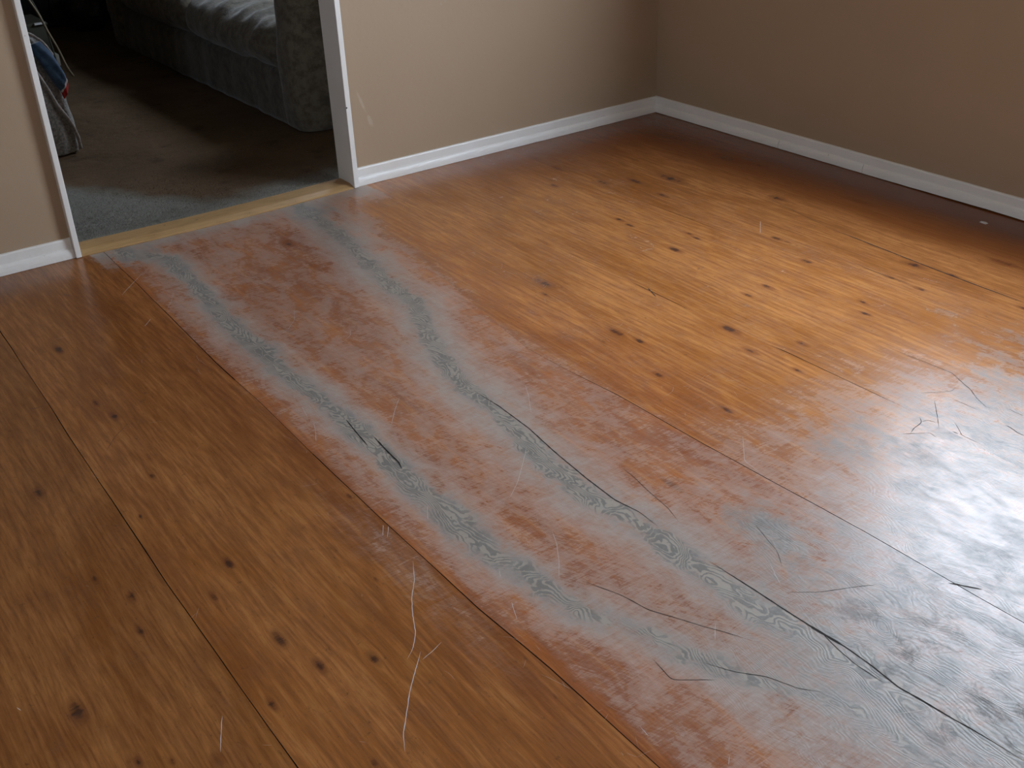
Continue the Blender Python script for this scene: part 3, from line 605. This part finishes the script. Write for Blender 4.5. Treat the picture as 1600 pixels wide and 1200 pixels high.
# charcoal armchair just left of the doorway and what hangs over it
ch = empty('armchair', (-2.9, 1.75, 0)); tag(ch, 'charcoal armchair mostly hidden behind the left door jamb', 'armchair')
def uc(o): o.parent = ch; o.matrix_parent_inverse = Matrix.Translation((2.9, -1.75, 0)); return o
uc(soft_box('arm', -2.66, -2.50, 1.36, 2.15, .015, .50, .05, M_DARKF, None, .04))
uc(soft_box('arm', -3.36, -3.20, 1.36, 2.15, .015, .50, .05, M_DARKF, None, .04))
uc(soft_box('seat', -3.21, -2.65, 1.36, 2.0, .015, .40, .05, M_DARKF, None, .04, (0, 0, .02)))
uc(soft_box('backrest', -3.36, -2.50, 1.98, 2.2, .015, .9, .07, M_DARKF, None, .05))

# grey fleece throw hanging over the arm to the carpet
prof = [(0.018, -2.398), (.07, -2.392), (.15, -2.391), (.226, -2.402), (.298, -2.404), (.37, -2.402), (.43, -2.418), (.486, -2.437), (.53, -2.465), (.556, -2.50), (.565, -2.55)]
def heap(name, m, y0, y1, profile, xl, parent=None, amp=.012, seed=0., nu=40):
    bm = bmesh.new(); rings = []; P = smooth_line([(a, b, 0) for a, b in profile], 4)
    for q in P:
        z, xr = q.x, q.y; ring = []
        for k in range(nu):
            t = k/nu*2*math.pi; ct, st = math.cos(t), math.sin(t); e = .55
            cx = (xr+xl)/2; rx = (xr-xl)/2; cy = (y0+y1)/2; ry = (y1-y0)/2*(1-.25*max(0, z-.4)/.2)
            p_ = Vector((cx+rx*math.copysign(abs(ct)**e, ct), cy+ry*math.copysign(abs(st)**e, st), z))
            fold = amp*(math.sin(t*9+z*7+seed)+mnoise.noise(Vector((ct*3, st*3, z*6+seed))))*(1-.5*z)
            p_ += Vector((ct*.6, st, 0))*fold
            ring.append(bm.verts.new(p_))
        rings.append(ring)
    for i in range(len(rings)-1):
        for j in range(nu): bm.faces.new((rings[i][j], rings[i][(j+1) % nu], rings[i+1][(j+1) % nu], rings[i+1][j]))
    bm.faces.new(rings[0]); bm.faces.new(rings[-1][::-1])
    return obj(name, bm, m, parent, smooth=True)
throw = heap('fleece_throw', M_FLEECE, 1.27, 1.355, prof, -2.74, None, .007)
tag(throw, 'grey fleece throw with pale rolled hem hanging to the carpet just inside the doorway', 'throw')
def hem(pts, r, m, name, parent, y):
    bm = bmesh.new(); pp = smooth_line([(a, y+dy, b) for a, b, dy in pts], 6); add_tube(bm, pp, r, 10)
    for v in bm.verts: v.co += Vector((1, 1, 1))*.002*mnoise.noise(v.co*40)
    return obj(name, bm, m, parent, smooth=True)
hem([(-2.52, .42, 0), (-2.485, .33, -.004), (-2.455, .24, -.006), (-2.42, .165, -.008), (-2.402, .10, -.004), (-2.398, .035, .0)], .0075, M_HEM, 'hem', throw, 1.258)
hem([(-2.53, .575, .02), (-2.49, .555, .0), (-2.45, .51, -.004), (-2.428, .46, 0)], .007, M_HEM, 'hem', throw, 1.262)
# blue garment lying over the throw
def patch(name, m, poly_l, poly_r, y, parent=None, th=.012):
    bm = bmesh.new(); L_ = smooth_line([(a, 0, b) for a, b in poly_l], 5); R2 = smooth_line([(a, 0, b) for a, b in poly_r], 5); n_ = 8; fr = []; bk = []
    for p_, q_ in zip(L_, R2):
        rf, rb = [], []
        for k_ in range(n_+1):
            t = k_/n_; v = p_.lerp(q_, t); bul = math.sin(math.pi*min(1, max(0, t)))**.5
            dy = -th*bul-.004*math.sin(t*9+v.z*30)*bul
            rf.append(bm.verts.new((v.x, y+dy, v.z))); rb.append(bm.verts.new((v.x, y+.012, v.z)))
        fr.append(rf); bk.append(rb)
    for G_, s_ in ((fr, 1), (bk, -1)):
        for i in range(len(G_)-1):
            for j in range(n_):
                f = (G_[i][j], G_[i][j+1], G_[i+1][j+1], G_[i+1][j]); bm.faces.new(f if s_ > 0 else f[::-1])
    for i in range(len(fr)-1):
        bm.faces.new((fr[i][0], fr[i+1][0], bk[i+1][0], bk[i][0])); bm.faces.new((fr[i][-1], bk[i][-1], bk[i+1][-1], fr[i+1][-1]))
    for a_, b_ in ((fr[0], bk[0]), (fr[-1], bk[-1])):
        for j in range(n_): bm.faces.new((a_[j], b_[j], b_[j+1], a_[j+1]))
    return obj(name, bm, m, parent, smooth=True)
g = patch('garment', M_BLUE, [(-2.53, .52), (-2.50, .46), (-2.475, .40), (-2.45, .34), (-2.43, .305)], [(-2.47, .53), (-2.435, .475), (-2.41, .41), (-2.398, .375), (-2.398, .355)], 1.238)
tag(g, 'blue garment with white and red trim lying over the grey throw', 'clothing')
patch('white_trim', M_WCLOTH, [(-2.432, .308), (-2.428, .300)], [(-2.396, .360), (-2.394, .348)], 1.235, g, .008)
patch('red_trim', M_RED, [(-2.430, .302), (-2.428, .288), (-2.424, .272)], [(-2.394, .350), (-2.396, .325), (-2.402, .305)], 1.236, g, .008)

# bentwood rod, boxes, cabinet, bag
bm = bmesh.new(); add_tube(bm, smooth_line([(-2.19, 2.8, .62), (-2.127, 2.8, .467), (-2.094, 2.8, .387), (-2.065, 2.8, .285), (-2.034, 2.8, .192), (-2.005, 2.8, .079), (-1.981, 2.8, .024)], 5), .0065, 10)
rod = tag(obj('bentwood_rod', bm, M_CANE, smooth=True), 'thin curved tan wooden rod rising from the carpet in the dark room', 'rod')
bm = bmesh.new(); add_tube(bm, smooth_line([(-2.10, 3.1, .55), (-2.04, 3.1, .40), (-2.008, 3.1, .288), (-1.995, 3.1, .187), (-1.984, 3.1, .022)], 5), .005, 8)
tag(obj('bentwood_rod', bm, M_BOXD, smooth=True), 'thin dark rod standing behind the curved tan one', 'rod')
def carton(name, dims, m, rz, label, cat):
    x0, x1, y0, y1, z0, z1 = dims; bm = bmesh.new(); add_box(bm, *dims, .003); c_ = Vector(((x0+x1)/2, (y0+y1)/2, 0))
    bmesh.ops.rotate(bm, cent=c_, matrix=Matrix.Rotation(rz, 3, 'Z'), verts=bm.verts); o = obj(name, bm, m); return tag(o, label, cat)
pb = carton('small_carton', (-2.02, -1.955, 3.16, 3.24, .018, .085), M_PALE, .2, 'small pale carton on the carpet behind the curved rod', 'box')
box('lid', (-2.022, -1.953, 3.158, 3.242, .080, .087), M_PALE, pb)
cr = carton('storage_crate', (-2.24, -1.90, 3.5, 3.85, .018, .222), M_BOXD, .0, 'low olive storage crate on the carpet with a white paper strip on its edge', 'crate')
box('rim', (-2.245, -1.895, 3.495, 3.855, .205, .216), M_BOXD, cr)
o = box('paper_strip', (-1.975, -1.912, 3.478, 3.497, .214, .224), M_PAPER, None); tag(o, 'white paper strip lying on the edge of the olive crate', 'paper')
pot = carton('narrow_carton', (-1.985, -1.945, 3.9, 3.95, .02, .31), M_PALE, .3, 'narrow tan carton standing behind the olive crate', 'box')
cab = empty('media_cabinet', (-1.9, 4.6, 0)); tag(cab, 'low black cabinet along the far wall of the dark room', 'cabinet')
def ub(o): o.parent = cab; o.matrix_parent_inverse = Matrix.Translation((1.9, -4.6, 0)); return o
ub(box('body', (-2.7, -1.10, 4.45, 4.9, .018, .62), M_BLACK, None, .004))
for q in range(3):
    ub(box('door', (-2.69+q*.53, -2.17+q*.53, 4.435, 4.449, .05, .60), M_BLACK, None, .003))
bag = soft_box('rubbish_bag', -1.56, -1.34, 4.08, 4.36, .018, .26, .08, M_BAG, None, .025, (.02, .02, .02), .05, 9)
tag(bag, 'black plastic bag on the carpet at the far end of the sofa', 'bag')

# flake of paint on the boards by the right skirting
bm = bmesh.new(); q = [bm.verts.new((a, b, 0)) for a, b in ((-.010, -.014), (.004, -.016), (.011, -.002), (.006, .013), (-.007, .012))]; f = bm.faces.new(q)
r = bmesh.ops.extrude_face_region(bm, geom=[f]); bmesh.ops.translate(bm, vec=(0, 0, .0008), verts=[v for v in r['geom'] if isinstance(v, bmesh.types.BMVert)])
o = obj('paint_flake', bm, M_PAPER); o.location = (-.115, -1.880, .0006); tag(o, 'tiny white paint flake on the floor beside the right baseboard', 'paint flake')
